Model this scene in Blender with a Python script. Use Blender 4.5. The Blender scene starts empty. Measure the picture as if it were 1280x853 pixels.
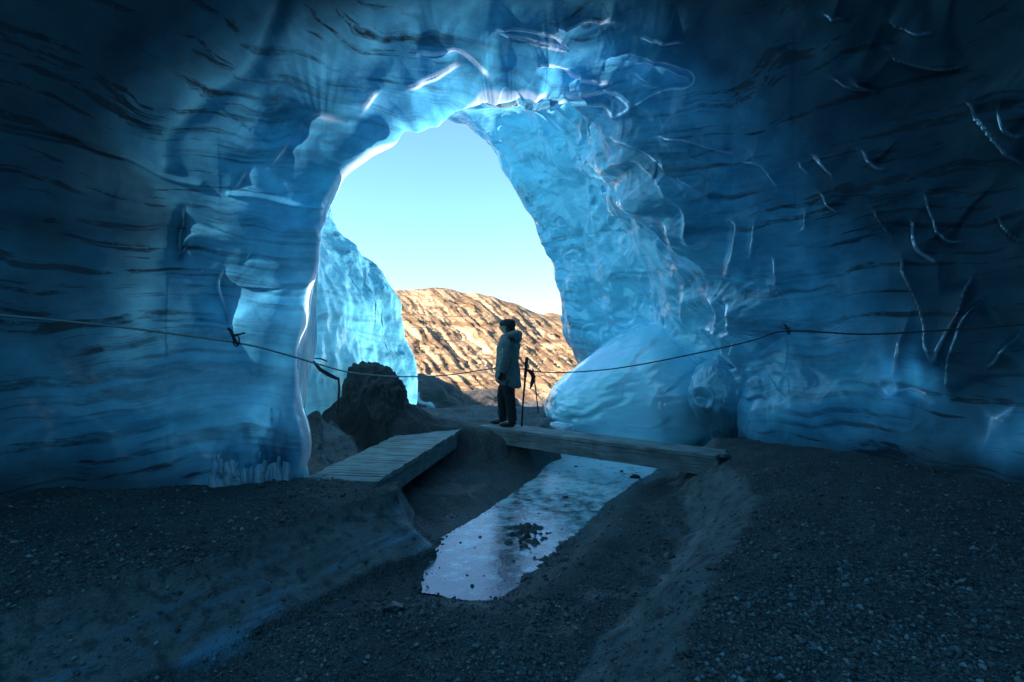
import bpy, bmesh, math, random
import numpy as np
random.seed(7); np.random.seed(7)
S = bpy.context.scene
COL = S.collection
F = 711.0            # focal length in photo pixels (1280 wide)
CZ = 1.43            # camera height over the footbridges

def P(px, py, Y):
    return np.array([(px-640)/F*Y, Y, CZ-(py-426.5)/F*Y])

# ------------------------------------------------------------------ noise
def _h(i, j, k, seed):
    n = (i.astype(np.int64)*374761393 + j.astype(np.int64)*668265263 + k.astype(np.int64)*2147483647 + seed*974634777) & 0xFFFFFFFF
    n = ((n ^ (n >> 13))*1274126177) & 0xFFFFFFFF
    n = ((n ^ (n >> 16))*2246822519) & 0xFFFFFFFF
    return (n ^ (n >> 15)) & 0xFFFFFFFF
_G = np.array([[1,1,0],[-1,1,0],[1,-1,0],[-1,-1,0],[1,0,1],[-1,0,1],[1,0,-1],[-1,0,-1],[0,1,1],[0,-1,1],[0,1,-1],[0,-1,-1],[1,1,0],[-1,1,0],[0,-1,1],[0,-1,-1]], float)
def perlin(x, y, z, seed=0):
    x = np.asarray(x, float); y = np.asarray(y, float)+0*x; z = np.asarray(z, float)+0*x
    i = np.floor(x); j = np.floor(y); k = np.floor(z)
    fx, fy, fz = x-i, y-j, z-k
    u = fx*fx*fx*(fx*(fx*6-15)+10); v = fy*fy*fy*(fy*(fy*6-15)+10); w = fz*fz*fz*(fz*(fz*6-15)+10)
    r = 0
    for a in (0, 1):
        for b in (0, 1):
            for c in (0, 1):
                g = _G[_h(i+a, j+b, k+c, seed) & 15]
                d = g[..., 0]*(fx-a)+g[..., 1]*(fy-b)+g[..., 2]*(fz-c)
                r = r + d*(u if a else 1-u)*(v if b else 1-v)*(w if c else 1-w)
    return r
def fbm(x, y, z, oct=4, seed=0, gain=.5):
    r = 0; a = 1; f = 1
    for o in range(oct):
        r = r + a*perlin(x*f, y*f, z*f, seed+o*17); a *= gain; f *= 2.03
    return r
def ridged(x, y, z, oct=4, seed=0):
    r = 0; a = 1; f = 1
    for o in range(oct):
        r = r + a*(1-2*np.abs(perlin(x*f, y*f, z*f, seed+o*17))); a *= .5; f *= 2.03
    return r
def cells2(u, v, seed=0):
    i = np.floor(u); j = np.floor(v); d1 = np.full(u.shape, 9.); d2 = np.full(u.shape, 9.)
    for a in (-1, 0, 1):
        for b in (-1, 0, 1):
            hh = _h(i+a, j+b, i*0, seed)
            ox = (hh & 1023)/1023.; oy = ((hh >> 10) & 1023)/1023.
            d = np.hypot(i+a+ox-u, j+b+oy-v)
            d2 = np.where(d < d1, d1, np.minimum(d2, d)); d1 = np.minimum(d1, d)
    return d1, d2
def sstep(a, b, x):
    t = np.clip((x-a)/(b-a), 0, 1); return t*t*(3-2*t)

# ------------------------------------------------------------------ mesh helpers
def tag(o, label=None, cat=None, group=None, kind=None):
    if label: o['label'] = label
    if cat: o['category'] = cat
    if group: o['group'] = group
    if kind: o['kind'] = kind
    return o
def link(name, me, mats, parent=None, smooth=True):
    o = bpy.data.objects.new(name, me); COL.objects.link(o)
    for m in (mats if isinstance(mats, (list, tuple)) else [mats]): me.materials.append(m)
    if smooth and len(me.polygons): me.polygons.foreach_set('use_smooth', np.ones(len(me.polygons), bool))
    if parent: o.parent = parent
    return o
def np_mesh(name, V, Fq):
    me = bpy.data.meshes.new(name); V = np.ascontiguousarray(V, np.float32); Fq = np.ascontiguousarray(Fq, np.int32)
    k = Fq.shape[1]
    me.vertices.add(len(V)); me.vertices.foreach_set('co', V.ravel())
    me.loops.add(Fq.size); me.loops.foreach_set('vertex_index', Fq.ravel())
    me.polygons.add(len(Fq)); me.polygons.foreach_set('loop_start', np.arange(0, Fq.size, k, dtype=np.int32))
    try: me.polygons.foreach_set('loop_total', np.full(len(Fq), k, np.int32))
    except Exception: pass
    me.update(calc_edges=True); me.validate()
    return me
def grid_faces(n, m, wrap=False):
    idx = np.arange(n*m).reshape(n, m)
    if wrap: idx = np.concatenate([idx, idx[:, :1]], 1)
    return np.stack([idx[:-1, :-1], idx[:-1, 1:], idx[1:, 1:], idx[1:, :-1]], -1).reshape(-1, 4)
def attr(me, name, val):
    a = me.attributes.new(name, 'FLOAT', 'POINT'); a.data.foreach_set('value', np.ascontiguousarray(val, np.float32).ravel())
def empty(name, loc):
    o = bpy.data.objects.new(name, None); COL.objects.link(o); o.location = loc; return o
def catmull(pts, per):
    """pts (K,...) -> smooth interpolation; per = samples per segment (list)"""
    K = len(pts); out = []
    for i in range(K-1):
        p0 = pts[max(i-1, 0)]; p1 = pts[i]; p2 = pts[i+1]; p3 = pts[min(i+2, K-1)]
        n = per[i] if hasattr(per, '__len__') else per
        for t in np.arange(n)/n:
            out.append(.5*((2*p1)+(-p0+p2)*t+(2*p0-5*p1+4*p2-p3)*t*t+(-p0+3*p1-3*p2+p3)*t**3))
    out.append(pts[-1]); return np.array(out)
def tube(path, rad, seg=10, ex=None, cap=True):
    """tube along path; rad scalar/list of r or (ra, rb); returns V, F (quads)"""
    path = np.array(path, float); n = len(path)
    T = np.gradient(path, axis=0); T /= np.linalg.norm(T, axis=1)[:, None]+1e-9
    up = np.array(ex if ex is not None else ([0, 0, 1] if abs(T[0][2]) < .9 else [0, 1, 0]), float)
    V = []
    for i in range(n):
        a = np.cross(up, T[i]); a /= np.linalg.norm(a)+1e-9; b = np.cross(T[i], a)
        r = rad[i] if hasattr(rad, '__len__') else rad
        ra, rb = r if hasattr(r, '__len__') else (r, r)
        th = np.arange(seg)/seg*2*math.pi
        V.append(path[i]+np.outer(np.cos(th)*ra, a)+np.outer(np.sin(th)*rb, b))
    V = np.concatenate(V); Fq = grid_faces(n, seg, True)
    if cap:
        c0 = len(V); V = np.vstack([V, path[0], path[-1]])
        r = np.arange(seg); q = np.roll(r, -1)
        e0 = np.stack([r, np.full(seg, c0), np.full(seg, c0), q], 1); b0 = (n-1)*seg
        e1 = np.stack([r+b0, q+b0, np.full(seg, c0+1), np.full(seg, c0+1)], 1)
        return V, Fq, (e0, e1)
    return V, Fq, None
class MB:
    def __init__(s): s.v = []; s.f = []; s.n = 0
    def add(s, V, Fl):
        s.v += [tuple(map(float, p)) for p in V]; s.f += [tuple(int(i)+s.n for i in dict.fromkeys(map(int, f))) for f in Fl]; s.n += len(V)
    def tube(s, path, rad, seg=10, ex=None):
        V, Fq, caps = tube(path, rad, seg, ex); s.add(V, list(Fq)+list(caps[0])+list(caps[1])); return s
    def rings(s, R):
        """R: list of (seg,3) rings -> closed loft with end caps"""
        R = np.array(R); n, m, _ = R.shape; V = R.reshape(-1, 3)
        V = np.vstack([V, R[0].mean(0), R[-1].mean(0)]); fl = list(grid_faces(n, m, True)); a = n*m
        for i in range(m):
            j = (i+1) % m; fl.append((i, a, j)); fl.append(((n-1)*m+i, (n-1)*m+j, a+1))
        s.add(V, fl); return s
    def box(s, c, ax, ay, az, hx, hy, hz, jit=0):
        c = np.array(c); V = []
        for k in (-1, 1):
            for j in (-1, 1):
                for i in (-1, 1):
                    V.append(c+ax*hx*i+ay*hy*j+az*hz*k+np.random.uniform(-jit, jit, 3))
        s.add(V, [(0, 2, 3, 1), (4, 5, 7, 6), (0, 1, 5, 4), (2, 6, 7, 3), (0, 4, 6, 2), (1, 3, 7, 5)]); return s
    def build(s, name, mat, parent=None, smooth=True, bevel=0, fix=True):
        me = bpy.data.meshes.new(name); me.from_pydata(s.v, [], s.f)
        bm = bmesh.new(); bm.from_mesh(me)
        if bevel: bmesh.ops.bevel(bm, geom=bm.edges[:], offset=bevel, segments=2, affect='EDGES', profile=.6)
        if fix: bmesh.ops.recalc_face_normals(bm, faces=bm.faces[:])
        bm.to_mesh(me); bm.free()
        return link(name, me, mat, parent, smooth)

# ------------------------------------------------------------------ material helpers
class NT:
    def __init__(s, name):
        s.m = bpy.data.materials.new(name); s.m.use_nodes = True; s.t = s.m.node_tree; s.t.nodes.clear()
        s.out = s.n('ShaderNodeOutputMaterial')
    def n(s, typ, **kw):
        nd = s.t.nodes.new(typ)
        for k, v in kw.items():
            if k.startswith('_'): setattr(nd, k[1:], v)
        for k, v in kw.items():
            if not k.startswith('_'):
                inp = nd.inputs[k.replace('__', ' ')] if not k.startswith('i') or not k[1:].isdigit() else nd.inputs[int(k[1:])]
                if isinstance(v, bpy.types.NodeSocket): s.t.links.new(v, inp)
                else: inp.default_value = v
        return nd
    def obj(s): return s.n('ShaderNodeTexCoord').outputs['Object']
    def map(s, vec, scale=(1, 1, 1), rot=(0, 0, 0), loc=(0, 0, 0)):
        return s.n('ShaderNodeMapping', Vector=vec, Scale=scale, Rotation=rot, Location=loc).outputs[0]
    def noise(s, vec, scale, detail=5, rough=.55, dist=0):
        return s.n('ShaderNodeTexNoise', Vector=vec, Scale=scale, Detail=detail, Roughness=rough, Distortion=dist).outputs['Fac']
    def ramp(s, fac, stops):
        nd = s.n('ShaderNodeValToRGB', Fac=fac); e = nd.color_ramp.elements
        while len(e) < len(stops): e.new(.5)
        for el, (p, c) in zip(e, stops):
            el.position = p; el.color = (c, c, c, 1) if not hasattr(c, '__len__') else tuple(c)+(1,)
        return nd.outputs[0]
    def mix(s, fac, a, b, mode='MIX'):
        nd = s.n('ShaderNodeMix', _data_type='RGBA', _blend_type=mode)
        for sock, v in ((nd.inputs[0], fac), (nd.inputs[6], a), (nd.inputs[7], b)):
            if isinstance(v, bpy.types.NodeSocket): s.t.links.new(v, sock)
            elif hasattr(v, '__len__'): sock.default_value = tuple(v)+(1,) if len(v) == 3 else v
            else: sock.default_value = v if sock.type == 'VALUE' else (v, v, v, 1)
        return nd.outputs[2]
    def math(s, op, a, b=0.0, clamp=False):
        nd = s.n('ShaderNodeMath', _operation=op, _use_clamp=clamp)
        for sock, v in zip(nd.inputs, (a, b)):
            if isinstance(v, bpy.types.NodeSocket): s.t.links.new(v, sock)
            else: sock.default_value = v
        return nd.outputs[0]
    def attr(s, name): return s.n('ShaderNodeAttribute', _attribute_name=name).outputs['Fac']
    def bump(s, h, strength, dist, normal=None):
        kw = dict(Height=h, Strength=strength, Distance=dist)
        if normal is not None: kw['Normal'] = normal
        return s.n('ShaderNodeBump', **kw).outputs[0]
    def bsdf(s, col, rough=.5, normal=None, **kw):
        nd = s.n('ShaderNodeBsdfPrincipled')
        def put(k, v):
            if isinstance(v, bpy.types.NodeSocket): s.t.links.new(v, nd.inputs[k])
            else: nd.inputs[k].default_value = tuple(v)+(1,) if hasattr(v, '__len__') and len(v) == 3 and nd.inputs[k].type == 'RGBA' else v
        put('Base Color', col); put('Roughness', rough)
        if normal is not None: put('Normal', normal)
        for k, v in kw.items(): put(k.replace('_', ' '), v)
        return nd.outputs[0]
    def done(s, sh): s.t.links.new(sh, s.out.inputs[0]); return s.m
def simple(name, col, rough=.6, nscale=40, var=.35, bump=.2, bd=.004, **kw):
    t = NT(name); o = t.obj(); f = t.noise(o, nscale, 4)
    c = t.mix(t.ramp(f, [(.3, 0), (.7, 1)]), tuple(x*(1-var) for x in col), tuple(min(1, x*(1+var)) for x in col))
    return t.done(t.bsdf(c, rough, t.bump(f, bump, bd), **kw))

ICE_LO = (.055, .28, .40); ICE_MID = (.12, .52, .68); ICE_HI = (.46, .68, .82); ASH = (.010, .014, .020)
def ice_material(name, strata_amt=1.0, white=0.0, trans=.5, rough=.16, ashy=True):
    t = NT(name); o = t.obj()
    warp = t.n('ShaderNodeTexNoise', Vector=o, Scale=.55, Detail=3.0, Roughness=.5).outputs['Color']
    wv = t.n('ShaderNodeVectorMath', _operation='MULTIPLY_ADD', i0=warp, i1=(.5, .5, .75), i2=o).outputs[0]
    lay = t.noise(t.map(wv, (.26, .26, 6.0), (0, .05, 0)), 1.5, 8, .62)
    fine = t.noise(t.map(wv, (1.3, 1.3, 34), (0, .05, 0)), 1.2, 5, .6)
    big = t.noise(o, .8, 4, .55)
    cloud = t.noise(o, 2.6, 5, .6)
    c = t.mix(t.ramp(cloud, [(.32, 0), (.7, 1)]), ICE_LO, ICE_MID)
    c = t.mix(t.math('MULTIPLY', t.ramp(fine, [(.5, 0), (.72, 1)]), .16+white*.4), c, ICE_HI)
    bub = t.noise(o, 26, 4, .7)
    c = t.mix(t.math('MULTIPLY', t.ramp(bub, [(.58, 0), (.70, 1)]), t.math('MULTIPLY', t.ramp(t.noise(o, 1.1, 3), [(.45, 0), (.65, 1)]), .45)), c, ICE_HI)
    if white: c = t.mix(white, c, (.46, .84, .96))
    c = t.mix(t.math('MULTIPLY', t.attr('frost'), t.math('ADD', .35, t.math('MULTIPLY', fine, .8))), c, (.30, .78, .95))  # pale ice, lightened further to stand in for glow near the mouth
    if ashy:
        ash = t.attr('ash')  # real ash plus painted light falloff in the cave corners
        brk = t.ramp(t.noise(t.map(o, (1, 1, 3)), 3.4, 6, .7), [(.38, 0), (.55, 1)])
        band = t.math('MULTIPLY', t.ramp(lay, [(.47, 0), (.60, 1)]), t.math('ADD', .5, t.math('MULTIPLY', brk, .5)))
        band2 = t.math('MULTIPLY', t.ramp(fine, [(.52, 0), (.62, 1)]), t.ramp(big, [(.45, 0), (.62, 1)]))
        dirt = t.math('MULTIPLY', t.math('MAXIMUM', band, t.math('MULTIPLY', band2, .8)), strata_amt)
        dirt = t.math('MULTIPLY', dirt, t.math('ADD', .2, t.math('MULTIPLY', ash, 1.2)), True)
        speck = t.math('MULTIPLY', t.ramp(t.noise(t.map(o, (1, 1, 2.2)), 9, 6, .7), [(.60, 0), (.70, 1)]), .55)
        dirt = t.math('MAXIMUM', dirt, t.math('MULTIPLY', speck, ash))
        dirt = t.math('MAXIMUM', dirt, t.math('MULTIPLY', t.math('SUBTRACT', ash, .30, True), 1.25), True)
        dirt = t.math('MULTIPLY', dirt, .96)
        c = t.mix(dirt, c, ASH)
    crest = t.attr('crest')  # ridge highlights painted in: whiter colour and added gloss
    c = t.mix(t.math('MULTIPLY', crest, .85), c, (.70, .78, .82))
    h = t.math('ADD', t.math('MULTIPLY', fine, .05), t.math('ADD', t.noise(o, 4.5, 3, .5), t.math('MULTIPLY', t.noise(o, 30, 3, .6), .05)))
    nb = t.bump(h, .30, .03)
    p = t.bsdf(c, t.mix(t.math('MULTIPLY', t.attr('ash'), 2.0, True), t.mix(t.ramp(cloud, [(.3, 0), (.7, 1)]), rough*.8, rough*1.8), .6), nb, IOR=1.45, Specular_IOR_Level=.8, Coat_Weight=t.math('SUBTRACT', 1.0, t.math('MULTIPLY', t.attr('ash'), 1.3), True), Coat_Roughness=t.mix(crest, .17, .05), Coat_IOR=1.7, Coat_Normal=t.bump(h, .12, .03))
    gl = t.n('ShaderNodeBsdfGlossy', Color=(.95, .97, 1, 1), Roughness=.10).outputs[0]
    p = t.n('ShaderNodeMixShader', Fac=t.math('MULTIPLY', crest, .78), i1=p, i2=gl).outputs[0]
    tr = t.n('ShaderNodeBsdfTranslucent', Color=t.mix(1.0, c, t.mix(t.attr('frost'), (.57, .69, .95), (.85, 1, 1)), 'MULTIPLY'), Normal=nb).outputs[0]
    fac = t.math('MULTIPLY', t.attr('thin'), trans)
    return t.done(t.n('ShaderNodeMixShader', Fac=fac, i1=p, i2=tr).outputs[0])

def gravel_material():
    t = NT('gravel_ground'); o = t.obj()
    v = t.n('ShaderNodeTexVoronoi', Vector=o, Scale=58.0, Randomness=1.0); v2 = t.n('ShaderNodeTexVoronoi', Vector=o, Scale=140.0)
    big = t.noise(o, 1.6, 5); mid = t.noise(o, 9, 5, .65)
    c = t.mix(v.outputs['Color'], (.040, .040, .041), (.16, .155, .15))
    c = t.mix(t.ramp(t.noise(t.map(o, loc=(3, 5, 1)), 60, 2), [(.62, 0), (.70, 1)]), c, (.34, .35, .36))
    c = t.mix(t.ramp(big, [(.35, 0), (.7, .65)]), c, (.036, .035, .034))
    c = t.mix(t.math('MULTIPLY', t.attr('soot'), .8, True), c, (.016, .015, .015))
    # frozen damp sediment of the eroded banks
    face = t.attr('face')
    st = t.noise(t.map(t.map(o, (1, 1, 1), (0, 0, math.radians(-59))), (.8, 3.2, 5)), 2.0, 9, .72)
    sed = t.mix(t.ramp(st, [(.3, 0), (.7, 1)]), (.045, .045, .046), (.30, .29, .28))
    gr = t.n('ShaderNodeTexVoronoi', Vector=o, Scale=150.0).outputs['Color']
    sed = t.mix(.55, sed, t.mix(gr, (.05, .05, .05), (.26, .25, .245)))
    sed = t.mix(t.ramp(mid, [(.50, 0), (.62, .75)]), sed, (.045, .044, .044))
    c = t.mix(t.ramp(face, [(.35, 0), (.65, 1)]), c, sed)
    icy = t.attr('icy')
    icym = t.math('MULTIPLY', icy, t.ramp(t.noise(t.map(t.map(o, (1, 1, 1), (0, 0, math.radians(-59)), (4, 2, 0)), (.35, 3.2, 4)), 1.5, 7, .6), [(.52, 0), (.64, 1)]), True)
    c = t.mix(icym, c, (.13, .25, .34))
    wet = t.attr('wet')
    r = t.mix(t.math('MAXIMUM', wet, t.math('MULTIPLY', icym, .9)), .85, .22)
    inv = t.math('SUBTRACT', 1, face)
    h = t.math('ADD', t.math('MULTIPLY', v.outputs['Distance'], -1), t.math('MULTIPLY', v2.outputs['Distance'], -.4))
    h = t.math('ADD', t.math('MULTIPLY', h, t.math('ADD', .12, t.math('MULTIPLY', inv, .88))), t.math('ADD', t.math('MULTIPLY', mid, 1.2), t.math('MULTIPLY', t.math('MULTIPLY', st, face), 2.2)))
    nb = t.bump(h, .9, .02)
    return t.done(t.bsdf(c, r, nb, Specular_IOR_Level=.5))

# ------------------------------------------------------------------ distances to outlines
def seg_dist(X, Y, pts, closed=False):
    d = np.full(X.shape, 1e9); n = len(pts); e = n if closed else n-1
    for i in range(e):
        a = pts[i]; b = pts[(i+1) % n]; vx, vy = b[0]-a[0], b[1]-a[1]
        t = np.clip(((X-a[0])*vx+(Y-a[1])*vy)/(vx*vx+vy*vy+1e-12), 0, 1)
        d = np.minimum(d, np.hypot(X-a[0]-t*vx, Y-a[1]-t*vy))
    return d
def seg_side(X, Y, pts):
    arc = np.zeros(X.shape); L0 = 0.0
    best = np.full(X.shape, 1e9); sg = np.zeros(X.shape)
    for a, b in zip(pts[:-1], pts[1:]):
        vx, vy = b[0]-a[0], b[1]-a[1]; t = np.clip(((X-a[0])*vx+(Y-a[1])*vy)/(vx*vx+vy*vy+1e-12), 0, 1)
        dd = np.hypot(X-a[0]-t*vx, Y-a[1]-t*vy); c = vx*(Y-a[1])-vy*(X-a[0]); sg = np.where(dd < best, c, sg); ln = math.hypot(vx, vy); arc = np.where(dd < best, L0+t*ln, arc); L0 += ln; best = np.minimum(best, dd)
    return sg, np.minimum(arc, L0-arc)
def inside(X, Y, pts):
    c = np.zeros(X.shape, bool); n = len(pts); j = n-1
    for i in range(n):
        xi, yi = pts[i][:2]; xj, yj = pts[j][:2]
        if yi != yj:
            c ^= ((yi > Y) != (yj > Y)) & (X < (xj-xi)*(Y-yi)/(yj-yi)+xi)
        j = i
    return c
def sdf(X, Y, pts):
    d = seg_dist(X, Y, pts, True); return np.where(inside(X, Y, pts), d, -d)   # >0 inside

# ------------------------------------------------------------------ ground
ZW = -.60            # water level of the puddle
def W(px, py, z=ZW):
    Y = F*(CZ-z)/(py-426.5); return ((px-640)/F*Y, Y)
LEFT = [(-9, -6), (-3.9, -2), (-3.5, 1), W(-20, 765, 0), W(120, 728, 0), W(250, 690, 0), W(345, 655, 0), W(430, 628, 0), W(496, 607, 0), (-1.22, 6.15), (-1.9, 6.35), (-2.35, 6.9), (-2.7, 8), (-9, 8)]
RIGHT = [(9, -6), (.2, -6), (.45, .8), W(832, 853, 0), W(880, 735, 0), W(932, 655, 0), W(948, 610, 0), W(925, 582, 0), W(903, 572, 0), (2.85, 7.9), (3.2, 8.8), (9, 9)]
MID = [(-5, 8.6), (-1.5, 8.7), (-.85, 9.05), (-.3, 9.2), (.15, 9.35), (.45, 9.8), (.75, 11), (.9, 13), (1.2, 15), (2, 22), (-10, 22)]
POOL = [W(*p) for p in [(524, 742), (535, 705), (552, 672), (596, 648), (640, 618), (672, 596), (692, 570), (706, 548), (770, 540), (850, 553), (815, 592), (790, 605), (758, 628), (742, 645), (706, 680), (660, 722), (622, 750), (570, 748)]]
def height(X, Y):
    n1 = fbm(X*.9, Y*.9, 0*X, 4, 3); n2 = fbm(X*5, Y*5, 0*X, 4, 9); wob = fbm(X*2.2, Y*2.2, 0*X, 3, 21)
    floor = -.50+.05*n1+.018*n2
    pl = sdf(X, Y, POOL)
    isl = W(655, 668); dist_i = ((X-isl[0]-.02)/.30)**2+((Y-isl[1])/.62)**2
    pool_h = -.60-.075*sstep(-.02, .16, pl+.05*wob+.03*n2)+np.exp(-dist_i*.8)*(.080+.10*fbm(X*9, Y*9, 0*X, 3, 19))
    rise = sstep(.55, 0., pl+.0*n1+.06*wob)
    rise = sstep(0, .5, -pl+.05*wob)
    floor = np.where(pl+.05*wob > 0, pool_h, -.60+(floor+.60)*rise)
    dl0 = sdf(X, Y, LEFT); dl0 = np.where(dl0 < 0, dl0*(1+2.0*sstep(5.35, 5.8, Y)*sstep(-1.9, -1.5, X)), dl0); dl = dl0+.05*wob+.012*n2+.05*fbm(X*7, Y*7, 0*X, 2, 33)*sstep(-.25, -.02, dl0)*sstep(-1.5, -2.2, X)
    lz = .0+.055*np.clip(dl, 0, 3)+.05*n1+.012*n2-.05*np.exp(-np.clip(dl, 0, 9)*5)
    tl = sstep(-.52, .03, dl)
    tl = .14*sstep(-.53, -.49, dl)+.60*np.clip((dl+.50)/.44, 0, 1)+.26*sstep(-.06, .0, dl)
    dr = sdf(X, Y, RIGHT)+.07*wob+.015*n2
    rz = .0+.075*np.clip(dr, 0, 3.2)+.06*n1+.014*n2-.05*np.exp(-np.clip(dr, 0, 9)*4)
    tr_ = sstep(-.72, .05, dr)
    dm = sdf(X, Y, MID)+.12*wob+.02*n2
    mz = -.06-.055*np.clip(Y-10.5, 0, 8)+.05*n1+.02*n2
    tm = sstep(-.42, .05, dm)
    h = floor
    h = h+(mz-h)*tm
    h = h+(lz-h)*tl
    h = h+(rz-h)*tr_
    h = h+(.55+.25*n1)*np.exp(-((X+2.2)/1.0)**2-((Y-9.3)/1.0)**2)+(.34+.2*n1)*np.exp(-((X+2.3)/.9)**2-((Y-7.9)/.85)**2)
    out = sstep(14, 20, Y)
    oz = -.65-.10*(np.clip(Y, 14, 92)-14)-.012*(np.clip(Y, 92, 900)-92)+.35*n1*sstep(16, 40, Y)
    h = h+(oz-h)*out
    h = h+(.07*fbm(X*2.4, Y*1.6, 0*X, 4, 111)+.10*np.maximum(fbm(X*.7, Y*.5, 0*X, 3, 112), 0))*sstep(10.2, 12, Y)*sstep(60, 30, Y)
    face = np.maximum(sstep(-.55, -.40, dl)*sstep(.06, -.06, dl), sstep(-.72, -.55, dr)*sstep(.05, -.08, dr))
    icy = np.exp(-((dl+.44+.06*wob)/.13)**2)*1.25+.5*sstep(-.45, -.35, dl)*sstep(-.05, -.12, dl)
    icy = icy*sstep(6.1, 5.7, Y)
    wet = sstep(-.45, .0, pl)*.9+.85*sstep(.12, .30, fbm(X*1.3+5, Y*1.3, 0*X, 4, 81))*sstep(-.25, -.45, h)+.35*sstep(.1, .5, n1)*sstep(-.3, -.5, h)
    return h, np.clip(face*(1-out), 0, 1), icy*(1-out), np.clip(wet, 0, 1)*(1-out)
M_GRAVEL = gravel_material()
def build_ground():
    a1 = np.linspace(-48, 48, 960); a0 = np.linspace(-180, -48.5, 60); a2 = np.linspace(48.5, 180, 60)
    ang = np.radians(np.concatenate([a0, a1, a2])); r = np.geomspace(.25, 900, 40)
    r = np.concatenate([[.02], np.geomspace(.3, 1.8, 20)[:-1], np.geomspace(1.8, 16, 640)[:-1], np.geomspace(16, 900, 90)])
    R, A = np.meshgrid(r, ang, indexing='ij'); X = R*np.sin(A); Y = R*np.cos(A)
    h, f, i, w = height(X, Y)
    me = np_mesh('ground', np.stack([X, Y, h], -1).reshape(-1, 3), grid_faces(len(r), len(ang))[:, ::-1])
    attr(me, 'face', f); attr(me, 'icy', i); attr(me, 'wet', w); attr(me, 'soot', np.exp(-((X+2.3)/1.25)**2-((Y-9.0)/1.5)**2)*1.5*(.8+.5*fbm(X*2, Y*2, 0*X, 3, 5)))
    o = link('ground', me, M_GRAVEL); tag(o, kind='structure')
build_ground()

# loose stones lying on the gravel: uncountable, one object
def build_gravel():
    n = 90000
    px = np.random.uniform(-40, 1320, n); py = 560+np.random.rand(n)**.8*330
    Y = F*(CZ+.1)/(py-426.5)*np.random.uniform(.8, 1.15, n); X = (px-640)/F*Y
    h, f, ic, w = height(X, Y)
    keep = ((f < .25) | (np.random.rand(n) < .12)) & (h > ZW-.10) & ((h > ZW-.02) | (np.random.rand(n) < .16)) & (np.random.rand(n) < .35+.65*sstep(-.1, .2, fbm(X*1.7, Y*1.7, 0*X, 3, 5))) & (np.abs(X) < 4.4)
    X, Y, h = X[keep], Y[keep], np.maximum(h[keep], ZW-.003); n = len(X)
    s = .0028+.016*np.random.rand(n)**7+.004*np.random.rand(n)
    base = np.array([(1, 0, 0), (-1, 0, 0), (0, 1, 0), (0, -1, 0), (0, 0, 1), (0, 0, -1)], float)
    fc = np.array([(0, 2, 4), (2, 1, 4), (1, 3, 4), (3, 0, 4), (2, 0, 5), (1, 2, 5), (3, 1, 5), (0, 3, 5)])
    V = base[None]*np.random.uniform(.55, 1.25, (n, 6, 1))+np.random.uniform(-.3, .3, (n, 6, 3))
    V *= s[:, None, None]*np.array([1.2, 1.2, .8]); V += np.stack([X, Y, h+s*.3], -1)[:, None]
    Fc = (fc[None]+np.arange(n)[:, None, None]*6).reshape(-1, 3)
    me = np_mesh('gravel', V.reshape(-1, 3), Fc); attr(me, 'tone', np.repeat(np.random.rand(n), 6))
    t = NT('loose_stones'); c = t.mix(t.ramp(t.attr('tone'), [(.0, 0), (.8, .35), (1, 1)]), (.04, .04, .04), (.34, .34, .34))
    o = link('gravel', me, t.done(t.bsdf(c, .6)), smooth=False); tag(o, kind='stuff')
build_gravel()

# puddle water
def build_water():
    xs = [p[0] for p in POOL]; ys = [p[1] for p in POOL]
    gx = np.linspace(min(xs)-.3, max(xs)+.3, 60); gy = np.linspace(min(ys)-.3, max(ys)+.3, 90)
    X, Y = np.meshgrid(gx, gy, indexing='ij'); me = np_mesh('water', np.stack([X, Y, 0*X+ZW], -1).reshape(-1, 3), grid_faces(60, 90)[:, ::-1])
    t = NT('still_meltwater'); o = t.obj()
    nb = t.bump(t.math('ADD', t.noise(o, 5, 3), t.math('MULTIPLY', t.noise(o, 45, 4, .7), .35)), .3, .014)
    film = t.ramp(t.math('ADD', t.noise(o, 5, 6, .7), t.math('MULTIPLY', t.math('SUBTRACT', t.n('ShaderNodeSeparateXYZ', Vector=o).outputs[1], 6.2), .06)), [(.44, 0), (.66, 1)])  # ice film, spread toward the far end to paint bright sky reflection
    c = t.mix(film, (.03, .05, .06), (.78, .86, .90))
    link('water', me, t.done(t.bsdf(c, t.mix(film, .09, .24), nb, IOR=2.7, Specular_IOR_Level=.5)))['kind'] = 'structure'
build_water()

# ------------------------------------------------------------------ ice cave (walls and roof as one lofted surface)
def A3(*pts): return np.array(pts, float)
def low(p, dz=-1.0, dx=0): q = np.array(p, float); q[2] = min(q[2]+dz, -1.4); q[0] += dx; return q
def ring(pts, lx=-.2, rx=.2):
    return np.array([low(pts[0], dx=lx)]+[np.array(p, float) for p in pts]+[low(pts[-1], dx=rx)])
RZ = ring([(-1.2, -9.5, 0), (-1.2, -9.5, .8), (-1, -9.6, 1.5), (-.8, -9.6, 2), (-.4, -9.7, 2.4), (0, -9.7, 2.5), (.4, -9.7, 2.4), (.8, -9.6, 2), (1, -9.6, 1.5), (1.2, -9.5, .8), (1.2, -9.5, 0)])
RA = ring([(-4.2, -5, .2), (-4.5, -5, 1.4), (-4.4, -5, 2.7), (-3.6, -5, 3.8), (-2, -5, 4.5), (0, -5, 4.7), (2, -5, 4.5), (3.6, -5, 3.8), (4.4, -5, 2.7), (4.5, -5, 1.4), (4.2, -5, .2)])
RB = ring([(-5, .6, .25), (-5.3, .6, 1.5), (-5.1, .6, 2.9), (-4.3, .6, 4.1), (-2.4, .6, 4.9), (0, .6, 5.1), (2.4, .6, 4.9), (4.3, .6, 4.1), (5.1, .6, 2.9), (5.3, .6, 1.5), (5.0, .6, .25)])
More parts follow.
